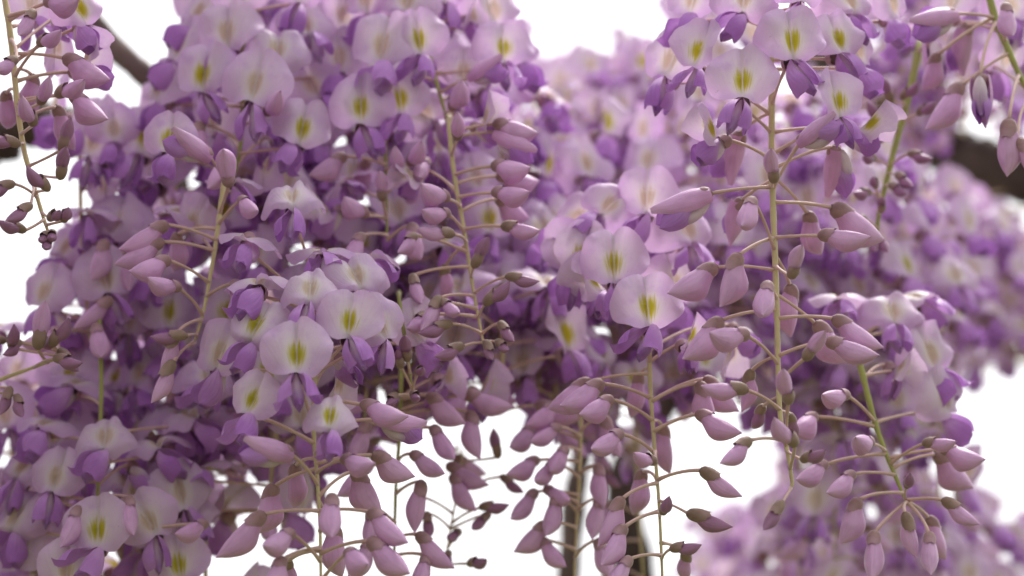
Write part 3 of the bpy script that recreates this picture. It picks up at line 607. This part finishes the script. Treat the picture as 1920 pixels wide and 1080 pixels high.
build('L3', 'grey-green budding stalk leaning sideways at the left edge', FR,
  [(-60, 740), (0, 712), (60, 690), (130, 664)], .635, seed=25, top=739,
  buds=[(96, 650, 130, 600, .9), (70, 655, 88, 568, 1.2), (100, 672, 155, 678, 1.0), (110, 655, 150, 690, .8), (22, 655, 34, 612, 1.0), (10, 640, -18, 632, 1.0), (20, 725, 10, 770, .8), (30, 740, 50, 774, .9), (75, 645, 106, 636, .8), (40, 640, 20, 660, .7)])
build('T', 'thin dark raceme tip with sparse leaf-like buds against white sky', FR,
  [(866, 860), (856, 930), (846, 985), (834, 1060)], .700, r=.0006, seed=26, top=600,
  buds=[(898, 952, 950, 944, 1), (918, 962, 890, 984, .9), (878, 1058, 908, 1044, .9), (862, 996, 846, 1002, .5), (842, 1034, 836, 1052, .5), (938, 892, 978, 918, 1.0), (934, 860, 926, 806, 1.1), (800, 960, 806, 998, 1.0), (790, 930, 770, 950, 1.0), (836, 872, 914, 906, 2), (850, 858, 908, 890, 2, None, 1), (845, 890, 890, 948, 2)])
build('P', 'small green stalk tip with brown bud beads beside big banners', FR,
  [(748, 560), (760, 640), (768, 690), (774, 742)], .625, stem='stem_green', r=.0008, seed=27, top=300,
  buds=[(764, 676, 762, 634, .8), (782, 700, 792, 690, .3), (772, 738, 784, 742, .3), (744, 740, 730, 752, .4), (752, 690, 748, 660, .4)])

# ================================================================== racemes that fill the depth behind them
SKY = [[(198, -400), (203, 60), (232, 95), (200, 150), (225, 200), (262, 185), (300, 115), (322, 40), (340, -400)], [(960, -400), (972, 30), (1005, 60), (1015, 112), (1110, 88), (1195, 40), (1232, -400)],
       [(-400, 280), (60, 295), (105, 305), (135, 335), (108, 420), (75, 490), (25, 560), (-400, 640)], [(690, 850), (770, 800), (905, 780), (965, 785), (1010, 850), (1062, 890), (1062, 1300), (640, 1300), (660, 960)],
       [(1246, 800), (1385, 770), (1430, 830), (1420, 920), (1400, 965), (1310, 960), (1255, 1010), (1250, 1300), (1205, 1300), (1200, 960)], [(1835, 690), (1885, 690), (2400, 760), (2400, 940), (1850, 930), (1815, 860), (1822, 760)],
       [(448, 850), (490, 870), (484, 930), (450, 915)], [(445, 985), (478, 965), (500, 1000), (490, 1070), (430, 1070)], [(560, 940), (590, 940), (590, 1000), (560, 1000)], [(0, 640), (40, 640), (40, 680), (0, 690)], [(640, 380), (690, 330), (690, 330)], [(1785, 262), (1850, 285), (2100, 310), (2100, 352), (1850, 350), (1775, 305)], [(1636, 185), (1668, 195), (1690, 225), (1640, 222)], [(852, 52), (896, 52), (896, 108), (852, 108)], [(196, 860), (232, 850), (240, 900), (214, 920)]]
def inpoly(x, y, p):
    c = False; j = len(p) - 1
    for i in range(len(p)):
        if (p[i][1] > y) != (p[j][1] > y) and x < (p[j][0] - p[i][0]) * (y - p[i][1]) / (p[j][1] - p[i][1]) + p[i][0]: c = not c
        j = i
    return c
def clear(v, marg):
    x, y = pix(v)
    for dx, dy in ((0, 0), (marg, 0), (-marg, 0), (0, -marg), (0, marg)):
        if any(inpoly(x + dx, y + dy, p) for p in SKY): return False
    return True
def hang(label, group, x, y0, y1, Y, seed, openf=.7, lod=0, rad=.026, step=.0050, stem='stem', lift=0):
    """a raceme hanging from y0 to y1 (photo rows at distance Y): flowers spiral round the stem, open above, buds towards the tip"""
    g = random.Random(seed); top, bot = P(x, y0, Y), P(x + g.uniform(-25, 25), y1, Y); bot.y = top.y
    root = bpy.data.objects.new('wisteria_raceme', None); col.objects.link(root); root.location = top; root.empty_display_size = .01
    tag(root, label, 'flower cluster', group)
    L = (top - bot).length; sw = g.uniform(-.08, .08)
    line = [Vector((0, 0, .03)) + Vector((0, 0, 0))] + [(bot - top) * (i / 10) + Vector((sw * L * (i / 10) * (1 - i / 10), 0, 0)) for i in range(11)]
    n = int(L / step); a = g.uniform(0, 6.28); cnt = 0; ts = []; V, F = [], []
    for i in range(n):
        t = (i + .5) / n; a += 2.39996 + g.uniform(-.3, .3)
        q = line[1].lerp(line[-1], t) + Vector((sw * L * t * (1 - t), 0, 0))
        o = Vector((math.cos(a), math.sin(a), 0)); taper = 1 - .45 * max(0, t - .5) / .5
        isopen = t + g.uniform(-.12, .12) < openf
        r = rad * g.uniform(.75, 1.1) * taper * (1 if isopen else .75)
        pos = q + o * r + Vector((0, 0, g.uniform(-.002, .006)))
        if not clear(top + pos + o * .008, .010 / mpp(x, 540, Y)): continue
        cnt += 1; ts.append(t)
        if isopen:
            f = o + Vector((g.uniform(-.35, .35), -.55 + g.uniform(-.3, .3), g.uniform(-.45, .25)))
            m = frame(f, Vector((g.uniform(-.25, .25), g.uniform(-.2, .2), 1)), pos, g.uniform(1.0, 1.18))
            open_flower(root, m, None if lod else g.choice(['round', 'round', 'notch', 'wide', 'tent', 'narrow', 'reflex']), 1 if g.random() < .65 else 0, g, q if not lod else None, lod)
        else:
            f = o * .8 + Vector((g.uniform(-.2, .2), g.uniform(-.2, .2), -.75 + g.uniform(-.35, .5)))
            k = (t - openf) / max(.05, 1 - openf); kd = 'opening' if k < .15 else g.choice(['full', 'fat']) if k < .62 else 'mid' if k < .82 else 'small' if k < .94 else 'tiny'
            bud(root, frame(f, Vector((0, 0, 1)) + o * .3, pos, g.uniform(.9, 1.05)), kd, g, q if not lod else None, lod)
        if lod:
            v2, f2 = tube_vf(bez(q, q.lerp(pos, .6) + Vector((0, 0, .002)), pos, 4), [.0005] * 5, 5); o2 = len(V); V += v2; F += [tuple(e + o2 for e in w_) for w_ in f2]
    if cnt < 4: [bpy.data.objects.remove(c_) for c_ in list(root.children_recursive)]
    if cnt < 4: bpy.data.objects.remove(root); return
    t0, t1 = ts[1], ts[-1]
    ln = [line[1].lerp(line[-1], q) + Vector((sw * L * q * (1 - q), 0, 0)) for q in [t0 + (t1 - t0) * i / 10 for i in range(11)]]
    v2, f2 = tube_vf(ln, [.0012 * (1.1 - .07 * i) for i in range(11)], 6); o2 = len(V); V += v2; F += [tuple(e + o2 for e in w_) for w_ in f2]
    obj('stem', mesh('stem', V, F, None, [M[stem]]), root)
build('M', 'shadowed raceme of dark mauve buds hanging beside bare vine stem', FR,
  [(1098, 690), (1090, 780), (1086, 900), (1080, 1010), (1076, 1110)], .690, seed=28,
  buds=[(1010, 862, 956, 880, 2), (1040, 868, 1006, 892, 2), (1006, 920, 962, 962, 2), (1022, 916, 1060, 930, 2), (1046, 930, 1024, 990, 2), (1028, 980, 966, 1030, 2), (1012, 1010, 1056, 1050, 2), (1120, 870, 1130, 940, 2), (1125, 930, 1110, 1000, 2),
        (1050, 800, 1000, 820, 2), (1130, 780, 1160, 850, 2), (1060, 840, 1034, 872, 2), (1120, 1010, 1140, 1070, 2), (1046, 760, 990, 790, 2), (1000, 800, 960, 830, 2)])
build('O', 'shadowed raceme of heavy mauve buds behind the big pale banners', FR,
  [(752, 690), (750, 800), (742, 920), (738, 1110)], .670, stem='stem_green', seed=29,
  flowers=[(830, 720, 120, 20, -30, 0, 'half', 1, -.002), (900, 740, 120, 30, -20, 0, 'half', 1, .01)],
  buds=[(800, 740, 870, 790, 2), (868, 740, 960, 760, 2), (810, 800, 850, 850, 2), (690, 790, 660, 860, 2), (690, 870, 640, 920, 2), (790, 900, 780, 990, 2), (780, 1000, 850, 1060, 2), (800, 1040, 790, 1090, 2), (700, 950, 690, 1010, 1.6), (770, 850, 830, 880, 2), (700, 1010, 660, 1070, 2), (880, 770, 900, 850, 2)])
MID = 'racemes packed behind the front ones'
k = 100
for (x, y0, y1, Y, of, lab) in [
      (250, 190, 640, 0.700, .9, 'dusky lilac raceme behind the row of plump pink buds'), (330, 260, 900, 0.724, .85, 'dim mauve raceme behind the stalk of small brown-capped buds'),
      (240, 560, 1150, 0.716, .9, 'dim raceme behind the greyish banner with dark yellow eye'), (110, 560, 1180, 0.732, .9, 'shaded raceme behind the sideways grey-green budding stalk'),
      (345, 600, 1160, 0.732, .8, 'deep mauve raceme just behind the side-facing yellow-marked banner'), (20, 700, 1200, 0.764, .9, 'shaded lilac raceme cut off below the sideways budding stalk'),
      (400, -60, 420, 0.716, .95, 'lilac raceme behind the pale banners that border the sky'), (540, -80, 470, 0.724, .95, 'lilac raceme behind the faded tan-marked banner'),
      (520, 330, 860, 0.716, .9, 'mauve raceme behind the curled-back pale banners'), (660, -80, 420, 0.732, .95, 'lilac raceme behind the two dark yellow-eyed banners'),
      (640, 300, 860, 0.732, .85, 'dim raceme behind the big crowning banners of the sharp raceme'), (780, -60, 400, 0.732, .95, 'lilac raceme under the pergola beam end'),
      (770, 300, 840, 0.724, .7, 'dim purple raceme behind the small green stalk tip'), (880, 0, 520, 0.740, .9, 'lilac raceme behind the pink bud pairs of the bud-laden tip'),
      (890, 340, 880, 0.732, .75, 'dim purple raceme right behind the bud-laden tip with olive calyces'), (990, 170, 640, 0.756, .9, 'mauve raceme between bud-laden tip and twin-bannered raceme'),
      (1000, 450, 930, 0.740, .6, 'shadowed purple raceme ending above the white sky gap'), (1100, 400, 900, 0.764, .75, 'mauve raceme behind the twin yellow-streaked banners'),
      (450, 640, 960, .735, .8, 'dark mauve raceme beside small gaps of bright sky'), (540, 620, 940, .735, .85, 'shadowed mauve raceme behind the tented pointed banner'),
      (390, 760, 1220, .705, .9, 'dusky raceme filling in beside the lowest bright sky gaps'),
      (850, 500, 800, .74, .9, 'dim raceme behind the drooping heavy mauve buds'), (1040, 500, 830, .74, .9, 'dusky raceme beside the twin yellow-streaked banners above mauve buds'), (525, 760, 1010, .70, .9, 'shadowed raceme behind the half-open flower of the sharp raceme'), (1170, 560, 800, .75, .9, 'dusky raceme over the bare vine stem'),
      (1190, 640, 1120, 0.788, .4, 'purple budding raceme in front of the leaning vine stem'),
      (940, 560, 860, 0.708, .5, 'shadowed purple raceme below the olive-capped bud tip'), (700, 500, 860, 0.708, .8, 'dim mauve raceme behind the pale banner turned aside'), (1290, 330, 760, 0.772, .9, 'soft raceme filling between the two sharp bud ladders')]:
    hang(lab, MID, x, y0, y1, Y, k, of); k += 1
UPC = 'bright pale racemes at the open gap of sky'
for (x, y0, y1, Y, of) in [(1060, 120, 420, .88, .97), (1140, 95, 460, .92, .97), (1215, 70, 480, .88, .97), (1010, 130, 330, .95, .97), (1290, 20, 420, .86, .97), (1180, 220, 520, .95, .97), (1090, 110, 300, 1.05, .97)]:
    hang('bright pale raceme glowing below the open sky gap', UPC, x, y0, y1, Y, k, of, 1); k += 1
RB = 'blurred racemes behind the sharp right raceme'
for (x, y0, y1, Y, of) in [(1350, 140, 560, 0.780, .97), (1400, 380, 860, 0.798, .95), (1480, 200, 620, 0.834, .97), (1530, 330, 800, 0.816, .97), (1600, 330, 760, 0.798, .95), (1690, 420, 880, 0.834, .95), (1560, 640, 1060, 0.816, .8), (1740, 560, 960, 0.816, .9), (1500, 780, 1150, 0.879, .9), (1640, 880, 1200, 0.924, .95), (1770, 900, 1250, 0.924, .95),
      (1620, 140, 420, 0.924, .95), (1450, 420, 780, 0.906, .97), (1560, 380, 700, 0.924, .97)]:
    hang('soft lilac raceme blurred behind the slanting green stalk' if x > 1630 and y0 > 400 else 'soft raceme low behind the drooping tuft of mauve buds' if y0 > 600 else
         'soft pale raceme just behind the long ladder of buds' if x < 1500 else 'soft lilac raceme blurred between ladder of buds and bare yellow-green stalk', RB, x, y0, y1, Y, k, of, 1); k += 1
FB = 'far racemes around the thick dark branch'
for (x, y0, y1, Y, of) in [(1660, -40, 250, 0.960, .9), (1730, 0, 290, 0.944, .35), (1790, 20, 300, 0.920, .6), (1690, 60, 300, 0.920, .1), (1800, 330, 700, 0.960, .97), (1880, 350, 720, 1.000, .97), (1950, 330, 760, 1.040, .97), (1720, 310, 640, 0.960, .97), (1840, 480, 760, 1.080, .95), (1900, 900, 1250, 1.080, .95), (1800, 930, 1250, 1.120, .95), (1690, 940, 1250, 1.160, .95),
      (1580, 930, 1250, 1.120, .95), (1470, 930, 1250, 1.160, .95), (1390, 990, 1250, 1.200, .95), (1960, -60, 250, 1.120, .9), (1860, -60, 260, 1.160, .9), (1760, 640, 900, 1.120, .9), (1320, 1020, 1250, 1.280, .95), (1930, 480, 700, 1.200, .95), (1450, 640, 980, 1.040, .9), (1350, 660, 800, 1.040, .6)]:
    hang('far raceme above the thick dark branch' if y1 < 320 else 'far pink-lilac raceme melting into blur below the thick dark branch' if y0 < 560 else
         'far pink-lilac raceme melting into white sky under the mauve bud tuft' if y0 > 850 else 'far blurred raceme behind the slanting stalk of mauve buds', FB, x, y0, y1, Y, k, of, 1); k += 1

# unseen racemes added outside the view, left and overhead, to shade the blossom
OV = 'unseen racemes added to shade the blossom'
for (wx, wy, z0, z1) in [(-.27, .42, 2.0, 1.62), (-.31, .56, 2.0, 1.6), (-.25, .68, 2.02, 1.64), (-.36, .44, 2.0, 1.62), (-.24, .52, 1.98, 1.66), (-.13, .60, 2.10, 1.93), (-.2, .72, 2.12, 1.95), (-.08, .78, 2.14, 1.98), (-.16, .50, 2.06, 1.90), (-.05, .54, 2.08, 1.92)]:
    a_, b_ = pix(Vector((wx, wy, z0))), pix(Vector((wx, wy, z1)))
    SKY_, SKY = SKY, []
    hang('unseen lilac raceme added outside the view to shade the blossom', OV, a_[0], a_[1], b_[1], wy, k, .9, 1); k += 1
    SKY = SKY_
